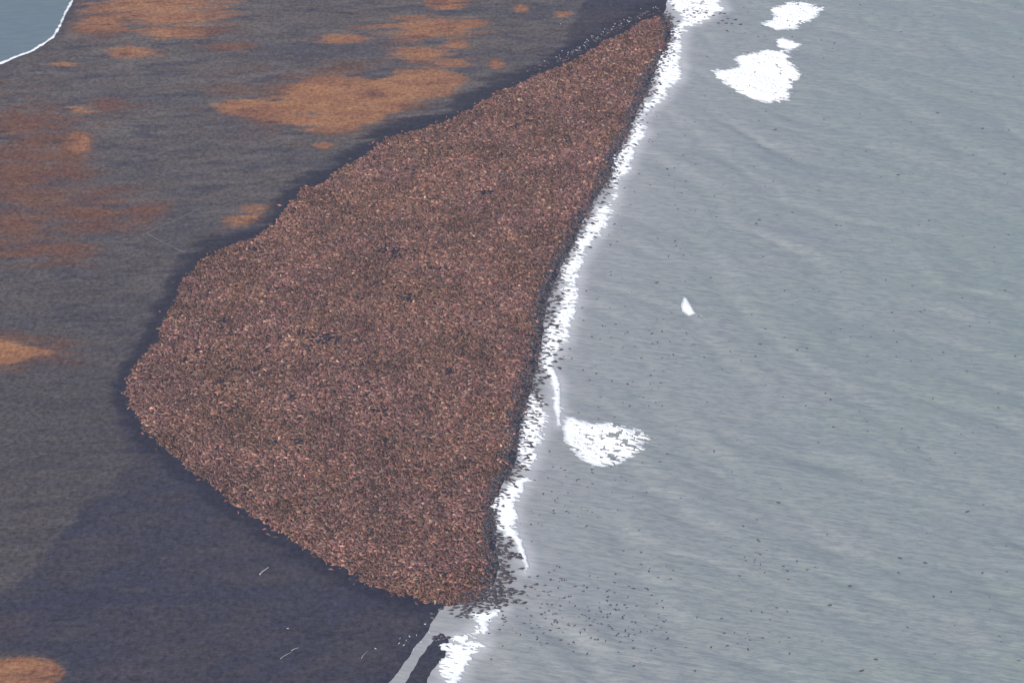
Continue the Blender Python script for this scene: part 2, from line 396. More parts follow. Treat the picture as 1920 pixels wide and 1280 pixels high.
# ---------------------------------------------------------------- white water
m, nt, _, bs = mat('sea foam'); n = N(nt); FOAM = m
r = n.noise(0.9, n.coords(), 4, 0.7)
nt.links.new(n.mix(r, (0.86, 0.87, 0.88), (0.95, 0.95, 0.95)), bs.inputs['Base Color'])
thk = n.mix(n.step(n.math('ADD', n.attr('thick'), n.math('MULTIPLY', r, 0.6)), 0.25, 0.95), (0.44, 0.46, 0.48), (0.93, 0.93, 0.93))
nt.links.new(thk, bs.inputs['Base Color'])
bs.inputs['Roughness'].default_value = 0.8
def foam(name, label, pts, thr=0.0, bias=0.05, soft=3.0, lace=0.0, grad=0.0, height=0.22, amp=1.0, cell=0.35, ang=-20, seed=0, widths=None, cat='breaking wave'):
    poly = gpoly(pts)
    x0, y0 = poly.min(0) - 6; x1, y1 = poly.max(0) + 6
    xs = np.arange(x0, x1, cell); ys = np.arange(y0, y1, cell)
    X, Y, F = grid(xs, ys)
    d = sdf(X, Y, poly)
    a = math.radians(ang); U = X * math.cos(a) + Y * math.sin(a); V = -X * math.sin(a) + Y * math.cos(a)
    nb = fbm(U / 8, V / 4, 5, seed + 100)
    ns = fbm(U / 3.0, V / 1.2, 5, seed + 200)
    f = d / soft + amp * 4.2 * nb + amp * 3.4 * ns + bias
    if lace:
        hn = fbm(U / 2.8, V / 1.3, 3, seed + 300)           # open water showing through the froth
        ur = np.clip((X - poly[:, 0].min()) / (poly[:, 0].max() - poly[:, 0].min() + 1e-6), 0, 1) if grad else 0.5
        f = np.where(hn > lace + grad * (0.5 - ur), -1.0, f)
    keep = f > thr
    Fk = F[keep[F].all(1)]
    used, inv = np.unique(Fk, return_inverse=True); Fk = inv.reshape(Fk.shape)
    hh = np.clip(f[used] * 0.5, 0.0, 1.0)
    Z = 0.09 + height * hh * (0.55 + 0.9 * np.clip(vnoise(X[used] / 1.1, Y[used] / 1.1, seed), 0, 1))
    Zs = amp_sea(X[used], Y[used])
    top = np.stack([X[used], Y[used], Z + Zs], 1)
    me = mesh_from(name, top, Fk); fattr(me, 'thick', np.clip(f[used] / 2.2, 0, 1))
    o = link(name, me, FOAM)
    # closed body: skirt down into the water
    bm = bmesh.new(); bm.from_mesh(me)
    ed = [e for e in bm.edges if e.is_boundary]
    r_ = bmesh.ops.extrude_edge_only(bm, edges=ed)
    for v in r_['geom']:
        if isinstance(v, bmesh.types.BMVert): v.co.z = -0.6
    bm.to_mesh(me); bm.free()
    tag(o, label, cat, 'white water on the sea', 'stuff')
    return o
def amp_sea(x, y): return sea_z(x, y)[0]

for q_ in FOAMS: foam(*q_[:3], **q_[3])
# thin foam thread on the lagoon edge
L = lag_px[1:-1]
foam('lagoon_foam', 'thin white foam thread along the lagoon bank',
     [(x - 1, y - 1) for x, y in L] + [(x + 4, y + 4) for x, y in L[::-1]], soft=1.4, seed=12, amp=0.35, height=0.1, cell=0.6, cat='foam line')

# ---------------------------------------------------------------- walrus shapes
def spine_pts(bend, stations, length=3.0, lift=0.0):
    out = []
    for s in stations:
        t = s - 0.45
        a = bend * t
        x = length * (math.sin(a) / bend if abs(bend) > 1e-3 else t)
        y = length * ((1 - math.cos(a)) / bend if abs(bend) > 1e-3 else 0)
        z = 0.0
        if s > 0.72: z = lift * (s - 0.72) / 0.28
        out.append((x, y, z, a))
    return out
ST  = [0.00, 0.10, 0.30, 0.52, 0.72, 0.86, 0.95, 1.00]
WID = [0.10, 0.24, 0.47, 0.60, 0.50, 0.30, 0.26, 0.14]
HGT = [0.08, 0.22, 0.60, 0.82, 0.72, 0.46, 0.38, 0.20]

def low_walrus(bend, lift, roll):
    """open-bottomed shell, 5 verts per ring; returns V, triangles, part id per vertex (0 hide, 1 tusk)"""
    V = []; T = []; P = []
    st = [0, 2, 3, 4, 5, 7]
    pts = spine_pts(bend, [ST[i] for i in st], 3.0, lift)
    for (x, y, z, a), i in zip(pts, st):
        w_, h_ = WID[i] * (1.1 if i < 7 else 1.5), HGT[i] * (1 if i < 7 else 1.3)
        for k in range(5):
            th = math.pi * k / 4
            off = w_ * math.cos(th) + roll * 0.15 * math.sin(th)
            V.append((x - off * math.sin(a), y + off * math.cos(a), z + h_ * math.sin(th) - (0.05 if k in (0, 4) else 0))); P.append(0)
    R = len(st)
    for r in range(R - 1):
        for k in range(4):
            a_ = r * 5 + k; b_ = a_ + 1; c_ = b_ + 5; d_ = a_ + 5
            T += [(a_, d_, c_), (a_, c_, b_)]
    for r, fl in ((0, 1), (R - 1, 0)):
        o = r * 5
        for k in (1, 2, 3):
            T.append((o, o + k, o + k + 1) if fl else (o, o + k + 1, o + k))
    def tri(p, q, s_, pid=0):
        i = len(V); V.extend([p, q, s_]); P.extend([pid] * 3); T.append((i, i + 1, i + 2))
    x, y, z, a = spine_pts(bend, [0.0], 3.0)[0]
    ca, sa = math.cos(a), math.sin(a)
    tri((x + .1 * ca, y + .1 * sa, .2), (x - .45 * ca - .3 * sa, y - .45 * sa + .3 * ca, .06), (x - .5 * ca, y - .5 * sa, .06))
    tri((x + .1 * ca, y + .1 * sa, .2), (x - .5 * ca, y - .5 * sa, .06), (x - .42 * ca + .3 * sa, y - .42 * sa - .3 * ca, .06))
    x, y, z, a = spine_pts(bend, [0.72], 3.0)[0]; ca, sa = math.cos(a), math.sin(a)
    for s_ in (1, -1):
        tri((x + .15 * ca - s_ * .4 * sa, y + .15 * sa + s_ * .4 * ca, .35), (x - .45 * ca - s_ * .95 * sa, y - .45 * sa + s_ * .95 * ca, .05), (x - .3 * ca - s_ * .4 * sa, y - .3 * sa + s_ * .4 * ca, .3))
    x, y, z, a = spine_pts(bend, [1.0], 3.0, lift)[0]; ca, sa = math.cos(a), math.sin(a)
    for s_ in (1, -1):
        b = (x + .04 * ca - s_ * .1 * sa, y + .04 * sa + s_ * .1 * ca, z + .2)
        tri((b[0] - .07 * sa, b[1] + .07 * ca, b[2]), (b[0] + .07 * sa, b[1] - .07 * ca, b[2]), (b[0] + .38 * ca, b[1] + .38 * sa, b[2] - .12), 1)
    return np.array(V), np.array(T), np.array(P)

# hero bodies: closed, remeshed into one continuous surface
def ring_loft(bm, rings):
    vs_ = []
    for c, ux, uy in rings:
        vs_.append([bm.verts.new(c + ux * math.cos(t) + uy * math.sin(t)) for t in [2 * math.pi * k / 14 for k in range(14)]])
    for a, b in zip(vs_, vs_[1:]):
        for k in range(14): bm.faces.new((a[k], a[(k + 1) % 14], b[(k + 1) % 14], b[k]))
    bm.faces.new(vs_[0][::-1]); bm.faces.new(vs_[-1])
def hero_body(name, bend, lift, on_back=False):
    bm = bmesh.new()
    st = [0.0, 0.04, 0.1, 0.2, 0.3, 0.42, 0.54, 0.64, 0.72, 0.79, 0.86, 0.91, 0.955, 0.985, 1.0]
    wd = np.interp(st, ST, WID); hg = np.interp(st, ST, HGT)
    wd[10] = 0.27; wd[11] = 0.25; wd[12] = 0.27; wd[13] = 0.22; wd[14] = 0.10
    rings = []
    for (x, y, z, a), w_, h_ in zip(spine_pts(bend, st, 3.0, lift), wd, hg):
        rings.append((Vector((x, y, z + h_ * 0.5)), Vector((-math.sin(a), math.cos(a), 0)) * w_, Vector((0, 0, 1)) * h_ * 0.5))
    ring_loft(bm, rings)
    def flip(p, d, up, L, wmax):
        d = d.normalized(); side = d.cross(up).normalized(); rr = []
        for t, q in ((0, .5), (.3, .62), (.65, .9), (.9, 1.0), (1.0, .6)):
            rr.append((p + d * L * t, side * wmax * q, up * (0.11 - 0.05 * t)))
        ring_loft(bm, rr)
    x, y, z, a = spine_pts(bend, [0.03], 3.0)[0]; f = Vector((math.cos(a), math.sin(a), 0)); s = Vector((-math.sin(a), math.cos(a), 0))
    for k in (1, -1): flip(Vector((x, y, .13)), -f + s * 0.45 * k, Vector((0, 0, 1)), 0.55, 0.16)
    x, y, z, a = spine_pts(bend, [0.72], 3.0)[0]; f = Vector((math.cos(a), math.sin(a), 0)); s = Vector((-math.sin(a), math.cos(a), 0))
    for k in (1, -1): flip(Vector((x, y, .22)) + s * 0.3 * k, -f * 0.7 + s * k * 0.9 + Vector((0, 0, -.12)), Vector((0, 0, 1)), 0.72, 0.15)
    me = bpy.data.meshes.new(name + '_raw'); bm.normal_update()
    bmesh.ops.recalc_face_normals(bm, faces=bm.faces[:]); bm.to_mesh(me); bm.free()
    o = bpy.data.objects.new('tmp_body', me); COL.objects.link(o)
    md = o.modifiers.new('r', 'REMESH'); md.mode = 'VOXEL'; md.voxel_size = 0.075; md.use_smooth_shade = True
    md = o.modifiers.new('s', 'SMOOTH'); md.factor = 0.5; md.iterations = 3
    bpy.context.view_layer.update()
    dg = bpy.context.evaluated_depsgraph_get()
    out = bpy.data.meshes.new_from_object(o.evaluated_get(dg)); out.name = name
    bpy.data.objects.remove(o)
    x, y, z, a = spine_pts(bend, [0.985], 3.0, lift)[0]
    return out, (x, y, z + 0.14, a)
def tusk_mesh(base, side):
    x, y, z, a = base; f = Vector((math.cos(a), math.sin(a), 0)); s = Vector((-math.sin(a), math.cos(a), 0))
    p = Vector((x, y, z)) + s * side * 0.11; bm = bmesh.new(); rows = []
    for t, r in ((0, .045), (.4, .038), (.75, .026), (1, .008)):
        c = p + f * (0.30 * t + .02) + Vector((0, 0, -0.13 * t * t * 1.2)) + s * side * 0.05 * t
        rows.append([bm.verts.new(c + s * r * math.cos(q) + Vector((0, 0, 1)) * r * math.sin(q)) for q in [2 * math.pi * k / 6 for k in range(6)]])
    for A, B in zip(rows, rows[1:]):
        for k in range(6): bm.faces.new((A[k], A[(k + 1) % 6], B[(k + 1) % 6], B[k]))
    bm.faces.new(rows[0][::-1]); bm.faces.new(rows[-1])
    me = bpy.data.meshes.new('tusk'); bm.to_mesh(me); bm.free(); return me

# hides
def hide(name, source):
    m, nt, _, bs = mat(name); n = N(nt)
    if source == 'attr':
        col = n.attr('hide', 'Color')
    else:
        oi = n.new('ShaderNodeObjectInfo'); col = oi.outputs['Color']
    r = n.noise(2.2, n.coords(), 3, 0.6)
    g = n.lin(r, 0.3, 0.7, 0.7, 1.3)
    hs = n.new('ShaderNodeVectorMath', operation='SCALE'); nt.links.new(col, hs.inputs[0]); nt.links.new(g, hs.inputs['Scale'])
    nt.links.new(hs.outputs[0], bs.inputs['Base Color'])
    bs.inputs['Roughness'].default_value = 0.55
    bs.inputs['Specular IOR Level'].default_value = 0.3
    nt.links.new(n.bump(r, 0.5, 0.08), bs.inputs['Normal'])
    return m
HIDE_ATTR, HIDE_OBJ = hide('walrus hide of the herd', 'attr'), hide('walrus hide', 'obj')
IVORY, nt, _, bs = mat('ivory'); n = N(nt)
nt.links.new(n.mix(n.noise(9, n.coords(), 2), (0.78, 0.72, 0.60), (0.86, 0.82, 0.74)), bs.inputs['Base Color'])
bs.inputs['Roughness'].default_value = 0.4

PAL = np.array([(0.275,0.135,0.118),(0.225,0.112,0.108),(0.34,0.185,0.15),(0.42,0.27,0.20),(0.17,0.105,0.105),(0.30,0.145,0.13),(0.135,0.095,0.105),(0.52,0.36,0.29)])
PALN = ['reddish brown','dull brown','pinkish tan','pale tan','dark brown','rusty brown','blackish brown','very pale']
PROB = np.array([.26,.20,.15,.07,.12,.14,.05,.01])
WET = np.array([(0.050,0.044,0.056),(0.080,0.058,0.065),(0.038,0.036,0.050)])

# ---------------------------------------------------------------- where the walruses lie
sp = 1.30
x0, y0 = HERD.min(0) - 4; x1, y1 = HERD.max(0) + 4
gx, gy = np.meshgrid(np.arange(x0, x1, sp), np.arange(y0, y1, sp * 0.92))
gx = gx + (np.arange(gx.shape[0]) % 2)[:, None] * sp / 2
gx = (gx + rng.uniform(-.5, .5, gx.shape) * sp * .8).ravel(); gy = (gy + rng.uniform(-.5, .5, gy.shape) * sp * .8).ravel()
d0 = sdf(gx, gy, HERD)
d = d0 + 5.5 * fbm(gx / 8, gy / 8, 4, 21) + 1.5 * fbm(gx / 2.2, gy / 2.2, 2, 22)
d = np.where((rng.random(gx.shape) < 0.12 * np.exp(np.minimum(d, 0) / 1.8)), np.abs(d), d)
keep = (d > 0) & (d0 > -6)
px, py = plan(gx, gy, 1.3)
gap = fbm(gx / 11, gy / 11, 4, 31)
keep &= ~((gap < -0.285) & (rng.random(gx.shape) < .7))
for cx, cy, rx, ry in ((606,632,26,15),(578,626,16,8),(765,556,18,8),(905,362,20,5),(545,745,18,6),(712,772,16,8),(720,470,12,5),(420,600,12,5)):
    q = ((px - cx) / rx) ** 2 + ((py - cy) / ry) ** 2 + 2.5 * fbm(gx / 4, gy / 4, 3, 33)
    keep &= ~((q < 1) & (rng.random(gx.shape) < .62))
keep &= rng.random(gx.shape) < np.clip(0.72 + d / 6, 0, 0.985)
hx, hy, hd = gx[keep], gy[keep], d[keep]
hpx, hpy = px[keep], py[keep]
NH = len(hx)

# colour of each
lo = fbm(hx / 16, hy / 16, 4, 51)[:, None]; hi = rng.normal(0, 1, (NH, 1))
ci = rng.choice(len(PAL), NH, p=PROB)
hc = PAL[ci] * 0.485 * (1 + 0.95 * lo) * np.exp(0.42 * hi) * np.array([[1.02, 0.96, 0.84]])
hc[:, 1] = hc[:, 1] * 0.97
hc[:, 2] *= 1 + 0.35 * fbm(hx / 22, hy / 22, 3, 57)
# wet ones by the water
dsea = np.full(NH, 1e9)
for (ax, ay), (bx, by) in zip(HSEA[:-1], HSEA[1:]):
    ex, ey = bx - ax, by - ay
    t = np.clip(((hx - ax) * ex + (hy - ay) * ey) / (ex * ex + ey * ey), 0, 1)
    dsea = np.minimum(dsea, np.hypot(hx - ax - t * ex, hy - ay - t * ey))
wetp = np.clip(1 - (dsea - 1.0 - 9 * fbm(hx / 9, hy / 9, 3, 77)) / 6.0, 0, 1) * 0.9
iswet = rng.random(NH) < wetp
hc[iswet] = WET[rng.integers(0, 3, iswet.sum())] * (0.8 + 0.5 * rng.random((iswet.sum(), 1)))
hzl, _ = land_z(hx, hy)

# wading walruses: along the sea edge, mostly lined up with the slope
WAD = []
seg = np.diff(HSEA, axis=0); ln = np.hypot(seg[:, 0], seg[:, 1]); cum = np.concatenate([[0], np.cumsum(ln)])
def edge_at(t):
    i = min(int(np.searchsorted(cum, t) - 1), len(seg) - 1); i = max(i, 0)
    u = (t - cum[i]) / ln[i]; p = HSEA[i] + seg[i] * u; nrm = np.array([-seg[i][1], seg[i][0]]) / ln[i]
    return p, nrm if nrm[0] > 0 else -nrm
t = 0.0
while t < cum[-1]:
    p, nrm = edge_at(t)
    pxx, pyy = plan(p[0], p[1], 0)
    dens = 1.0
    if 560 < pyy < 880: dens = 1.6
    if pyy > 1000: dens = 2.4
    if pyy < 60: dens = 2.0
    off = 0.5 + abs(random.gauss(0, 1)) * (4.6 if 540 < pyy < 900 else 3.4 if pyy < 1000 else 5.0)
    WAD.append((p[0] + nrm[0] * off, p[1] + nrm[1] * off, random.gauss(math.atan2(nrm[1], nrm[0]) - 0.15, 0.35) + (math.pi if random.random() < .3 else 0), off))
    t += random.expovariate(1 / 0.60) / dens + 0.08
def scatter_px(n_, cx, cy, sx, sy, ang=0, kind='g'):
    a = math.radians(ang); out = []
    for _ in range(n_):
        u, v = (random.gauss(0, sx), random.gauss(0, sy)) if kind == 'g' else (random.uniform(-sx, sx), random.uniform(-sy, sy))
        x_, y_ = ground(cx + u * math.cos(a) - v * math.sin(a), cy + u * math.sin(a) + v * math.cos(a))
        out.append((float(x_), float(y_)))
    return out
for x_, y_ in scatter_px(260, 905, 1126, 34, 10, -12) + scatter_px(110, 940, 1070, 11, 38, 4) + scatter_px(34, 1300, 22, 24, 6, 5) + scatter_px(16, 1335, 38, 30, 9) + scatter_px(12, 868, 1153, 18, 3, -12)+ scatter_px(10, 822, 1193, 9, 3, 5):
    WAD.append((x_, y_, random.uniform(-0.6, 0.4), 3))
# thin out overlaps
W2 = []
for q in WAD:
    if all((q[0] - r_[0]) ** 2 + (q[1] - r_[1]) ** 2 > 1.3 for r_ in W2): W2.append(q)
WAD = W2
SWIM = []
for a_ in [(50,975,1150,80,32,10),(60,1060,1150,80,36,14),(50,1100,1130,90,40),(40,1190,1165,70,30),(16,1100,1090,60,20),(22,1240,200,110,60),(26,1190,250,60,50),
           (30,1230,330,80,60,20),(22,1200,450,70,60),(26,1110,620,60,50),(22,1230,640,60,30),(26,1150,720,70,40),(26,1100,900,70,30),
           (22,1040,960,60,30),(18,1440,50,30,40),(16,1420,1035,40,20,10),(12,1385,1180,30,20)]:
    SWIM += scatter_px(*a_)
SWIM += scatter_px(330, 1400, 620, 520, 620, 0, 'u')
lone_px = [(1757,213),(1841,241),(1452,244),(1683,328),(1882,326),(1424,645),(1423,413),(1812,959),(1592,1096),(1733,1055),(1555,1134),(1641,1236),(1614,1256),(1686,1046),(1458,941),(1417,420),(1230,530)]
LONE = [tuple(float(v) for v in ground(*p)) for p in lone_px]
SWIM = [q for q in SWIM if sdf(np.array([q[0]]), np.array([q[1]]), LAND)[0] < -4 and all((q[0]-l[0])**2+(q[1]-l[1])**2 > 30 for l in LONE)]

# ---------------------------------------------------------------- split: individuals and the mass
order = np.argsort(-hpy)
hero_herd = order[:150]
mass = order[150:]
wpy = np.array([plan(q[0], q[1], 0)[1] for q in WAD])
woff = np.array([q[3] for q in WAD])
scorew = woff + (wpy > 1080) * 2.0 + (wpy > 540) * 1.5
worder = np.argsort(-scorew)
hero_w = worder[:130]; mass_w = worder[130:]

# individuals
VAR = [hero_body('walrus_%s' % w_, b, l) for w_, b, l in (('straight', 0.05, 0.05), ('curled', 0.9, 0.0), ('arched', -0.8, 0.35), ('alert', 0.35, 0.65), ('slack', -0.4, 0.0))]
for me_, _ in VAR: me_.materials.clear(); me_.materials.append(HIDE_OBJ)
PROTO = []
for me_, b_ in VAR:
    tm = [tusk_mesh(b_, s_) for s_ in (1, -1)]
    for q in tm: q.materials.append(IVORY)
    PROTO.append((me_, tm))
POSE = ['stretched out', 'curled up', 'bent sideways', 'head raised', 'slack']
def facing(yaw):
    c_, s_ = math.cos(yaw), math.sin(yaw)
    return ('facing the sea' if c_ > 0 else 'facing inland') if abs(c_) > abs(s_) else ('facing upshore' if s_ > 0 else 'facing downshore')
def walrus(x, y, z, yaw, col, v, label, group, scale=1.0, tusks=True, tilt=0.0):
    me_, tm = PROTO[v]
    o = bpy.data.objects.new('walrus', me_); COL.objects.link(o)
    o.location = (x, y, z); o.rotation_euler = (random.gauss(0, .08), tilt, yaw); o.scale = (scale,) * 3
    o.color = (*[float(c_) for c_ in col], 1)
    tag(o, label, 'walrus', group)
    if tusks:
        for q in tm:
            t_ = bpy.data.objects.new('tusk', q); COL.objects.link(t_); t_.parent = o
    return o
for i in hero_herd:
    sh = 'blackish' if iswet[i] else PALN[ci[i]]
    X_ = hpx[i]
    where = 'at the lowest tip' if X_ > 860 else 'at the sand edge' if hd[i] < 3 else 'in the lowest rows'
    v_, yw_ = random.randrange(5), random.uniform(0, 2 * math.pi)
    walrus(hx[i], hy[i], hzl[i] + abs(random.gauss(0, .12)), yw_, hc[i], v_,
           '%s walrus %s, %s, %s' % (sh, POSE[v_], facing(yw_), where), 'walruses hauled out in the packed herd', random.uniform(.78, .98))
def wz(x, y): return max(float(land_z(np.array([x]), np.array([y]))[0][0]), -0.18)
for i in hero_w:
    x, y, yaw, off = WAD[i]; Y_ = wpy[i]
    where = ('in surf above the herd tip' if Y_ < 60 else 'in surf along the upper herd' if Y_ < 200 else 'in surf beside the wider herd' if Y_ < 380 else
             'at the foam beside the middle herd' if Y_ < 560 else 'above the thin foam thread' if Y_ < 700 else 'inshore of the foam thread' if Y_ < 780 else
             'inshore of the fan breaker' if Y_ < 900 else 'beside the tapering foam strip' if Y_ < 1085 else
             'at the herd foot' if float(plan(x, y, 0)[0]) < 915 else 'off the herd foot')
    v_ = random.choice([0, 0, 3, 4, 4, 2]); tone = random.randrange(3)
    walrus(x, y, wz(x, y) + .05, yaw, WET[tone], v_, '%s wet walrus %s, %s, %s' % (['dark', 'brownish', 'black'][tone], POSE[v_], facing(yaw), where),
           'walruses wading in the surf', random.uniform(1.0, 1.25))
lone_lab = ['lone walrus swimming high above the open water right of the largest breaker', 'dark walrus speck swimming near the upper right side of the sea',
 'walrus swimming below the largest breaker, alone', 'walrus swimming between upper swells in the middle of the open sea', 'walrus swimming close to the right side, upper third',
 'walrus swimming right of the leaf shaped whitecap', 'upper of two close walruses swimming above the leaf shaped whitecap', 'walrus swimming near the right side of the lower sea',
 'largest dark walrus speck swimming alone in the lower right sea', 'walrus swimming on its own right of the lower swell streaks', 'walrus swimming between two lone ones in the lower sea',
 'walrus swimming near the bottom edge of the sea, upper of a pair', 'walrus swimming near the bottom edge of the sea, lower of a pair', 'small walrus speck near the lower right swell streak',
 'walrus swimming right of the fan shaped breaker, lower', 'lower of two close walruses swimming above the leaf shaped whitecap', 'walrus swimming left of the leaf shaped whitecap']
for (x, y), lb in zip(LONE, lone_lab):
    walrus(x, y, float(sea_z(np.array([x]), np.array([y]))[0][0]) - 0.34, random.uniform(-.5, .3), (0.07, .06, .07), random.choice([0, 3]), lb, 'walruses swimming apart in open water', 1.0)

# the rest: one mass
LOW = [low_walrus(b, l, r) for b, l, r in ((0.0, .05, 0), (0.8, 0, 1), (-0.8, .1, -1), (0.4, .45, 0), (-0.4, .3, 1), (1.3, 0, 0), (-1.2, 0, -1))]
def mass_mesh(xs, ys, zs, yaws, cols, scs, tilts, tuskp=1.0):
    vid = rng.integers(0, len(LOW), len(xs)); Vs = []; Ts = []; Cs = []; base = 0
    for k, (V, T, P) in enumerate(LOW):
        idx = np.nonzero(vid == k)[0]
        if len(idx) == 0: continue
        c, s = np.cos(yaws[idx])[:, None], np.sin(yaws[idx])[:, None]
        sc = scs[idx][:, None]; tl = tilts[idx][:, None]
        vx, vy, vz = V[:, 0][None] * sc, V[:, 1][None] * sc * rng.uniform(.85, 1.15, (len(idx), 1)), V[:, 2][None] * sc * rng.uniform(.85, 1.2, (len(idx), 1))
        vz = vz + vx * tl
        Q = np.stack([vx * c - vy * s + xs[idx][:, None], vx * s + vy * c + ys[idx][:, None], vz + zs[idx][:, None]], 2)
        C = np.ones((len(idx), len(V), 4), np.float32); C[:, :, :3] = cols[idx][:, None, :]
        C[:, P == 1, :3] = (0.78, 0.72, 0.60)
        Vs.append(Q.reshape(-1, 3)); Cs.append(C.reshape(-1, 4))
        Ts.append((T[None] + (np.arange(len(idx)) * len(V))[:, None, None] + base).reshape(-1, 3)); base += len(idx) * len(V)
    me = mesh_from('walrus_mass', np.concatenate(Vs), np.concatenate(Ts))
    a = me.attributes.new('hide', 'FLOAT_COLOR', 'POINT'); a.data.foreach_set('color', np.concatenate(Cs).ravel())
    return me
mx, my, mz = hx[mass], hy[mass], hzl[mass] + np.abs(rng.normal(0, .16, len(mass)))
mw = np.array([(WAD[i][0], WAD[i][1], WAD[i][2]) for i in mass_w])
strag = []
for k in range(70):                                   # dark animals straying along the upper landward edge
    t_ = random.random(); bx, by = np.interp(t_, [0, .35, .7, 1], [1000, 1100, 1160, 1238]), np.interp(t_, [0, .35, .7, 1], [142, 94, 57, 20])
    q_ = ground(bx - abs(random.gauss(0, 7)), by - abs(random.gauss(0, 4)), 1.3); strag.append((float(q_[0]), float(q_[1]), random.uniform(0, 6.28)))
mw = np.concatenate([mw, np.array(strag)])
mwz = np.array([wz(a_, b_) for a_, b_, _ in mw])
xs = np.concatenate([mx, mw[:, 0]]); ys = np.concatenate([my, mw[:, 1]]); zs = np.concatenate([mz, mwz])
yaws = np.concatenate([rng.uniform(0, 2 * math.pi, len(mx)), mw[:, 2]])
cols = np.concatenate([hc[mass], WET[rng.integers(0, 3, len(mw))]])
scs = rng.normal(0.83, .13, len(xs)).clip(.45, 1.1)
scs[len(mx):] = rng.uniform(.85, 1.1, len(mw))
me = mass_mesh(xs, ys, zs, yaws, cols, scs, rng.normal(0, .09, len(xs)))
tag(link('walrus_herd', me, HIDE_ATTR), 'vast packed herd of brown walruses covering the beach', 'walrus herd', kind='stuff')
sw = np.array(SWIM)
me = mass_mesh(sw[:, 0], sw[:, 1], sea_z(sw[:, 0], sw[:, 1])[0] - 0.13, rng.uniform(0, 6.28, len(sw)), WET[rng.integers(0, 2, len(sw)) * 2] * 1.7,
               rng.uniform(.40, .74, len(sw)), rng.normal(0, .05, len(sw)))
tag(link('swimming_walruses', me, HIDE_ATTR), 'dark specks of walruses swimming off the beach', 'walruses', kind='stuff')
print('HERD', NH, 'WAD', len(WAD), 'SWIM', len(SWIM), 'TRIS', len(me.polygons))

# ---------------------------------------------------------------- gulls
m, nt, _, bs = mat('gull feathers'); n = N(nt)
g = n.attr('grey')
nt.links.new(n.mix(g, (0.85, 0.85, 0.85), (0.45, 0.47, 0.5)), bs.inputs['Base Color']); bs.inputs['Roughness'].default_value = 0.7
GULLM = m
def gull_mesh():
    bm = bmesh.new(); gl = []
    def loft(pts, seg=8):
        rows = []
        for x, z, rw, rh in pts: rows.append([bm.verts.new((x, rw * math.cos(2 * math.pi * k / seg), z + rh * math.sin(2 * math.pi * k / seg))) for k in range(seg)])
        for A, B in zip(rows, rows[1:]):
            for k in range(seg): bm.faces.new((A[k], A[(k + 1) % seg], B[(k + 1) % seg], B[k]))
        bm.faces.new(rows[0][::-1]); bm.faces.new(rows[-1])
    loft([(-.36, .30, .04, .012), (-.25, .30, .06, .03), (-.1, .28, .11, .09), (.08, .30, .12, .11), (.2, .36, .07, .08), (.25, .44, .055, .06), (.31, .46, .05, .05), (.36, .455, .015, .015), (.42, .445, .006, .01)])
    nb = len(bm.verts)
    for s in (1, -1):
        a = [bm.verts.new(p) for p in ((.12, s * .09, .40), (.12, s * .135, .31), (-.15, s * .13, .30), (-.42, s * .03, .31), (-.15, s * .06, .39))]
        b = [bm.verts.new((v.co.x, v.co.y - s * .02, v.co.z - .01)) for v in a]
        bm.faces.new(a if s > 0 else a[::-1]); bm.faces.new(b[::-1] if s > 0 else b)
        for k in range(5): bm.faces.new((a[k], b[k], b[(k + 1) % 5], a[(k + 1) % 5]))
        q = [bm.verts.new((dx_, s * .05 + dy_, z_)) for z_ in (.2, 0) for dx_, dy_ in ((0, .01), (.012, -.01), (-.012, -.01))]
        for k in range(3): bm.faces.new((q[k], q[(k + 1) % 3], q[3 + (k + 1) % 3], q[3 + k]))
    bmesh.ops.recalc_face_normals(bm, faces=bm.faces[:])
    me = bpy.data.meshes.new('gull'); bm.to_mesh(me); bm.free()
    gr_ = np.zeros(len(me.vertices)); gr_[nb:] = 1; fattr(me, 'grey', gr_); me.materials.append(GULLM); return me
GM = gull_mesh()
def gull(px_, py_, label, group=None, sc=1.5):
    x_, y_ = ground(px_, py_, 1.0)
    z_ = max(float(land_z(np.array([x_]), np.array([y_]))[0][0]), -0.05)
    o = bpy.data.objects.new('gull', GM); COL.objects.link(o); o.location = (x_, y_, z_ - 0.02)
    o.rotation_euler = (0, 0, random.uniform(0, 6.28)); o.scale = (sc,) * 3
    tag(o, label, 'gull', group)
for p in [(762,1199),(768,1192),(781,1189),(790,1201),(757,1208),(748,1205),(797,1168),(823,1141),(822,1197),(805,1182),(776,1215),(750,1196)]:
    gull(p[0], p[1], 'white gull by the pale swash channel below the herd', 'gulls on the wet sand below the herd')
gull(540, 1180, 'lone white gull on the dark sand well below the herd')
gull(704, 1216, 'lone white gull on the dark sand left of the swash channel')
gull(1051, 48, 'lone white gull on the brown flat left of the herd tip', sc=2.0)
for k in range(46):
    t_ = random.random(); bx, by = np.interp(t_, [0, .35, .7, 1], [1042, 1100, 1160, 1235]), np.interp(t_, [0, .35, .7, 1], [122, 92, 55, 18])
    gull(bx - abs(random.gauss(0, 9)), by - abs(random.gauss(0, 5)) - 1, 'white gull beside the herd, %s' % ('just left of its top tip' if t_ > .8 else 'below the top tip' if t_ > .55 else 'where it starts to widen' if t_ > .3 else 'at the lower end of the gull line'), 'gulls along the upper herd edge')
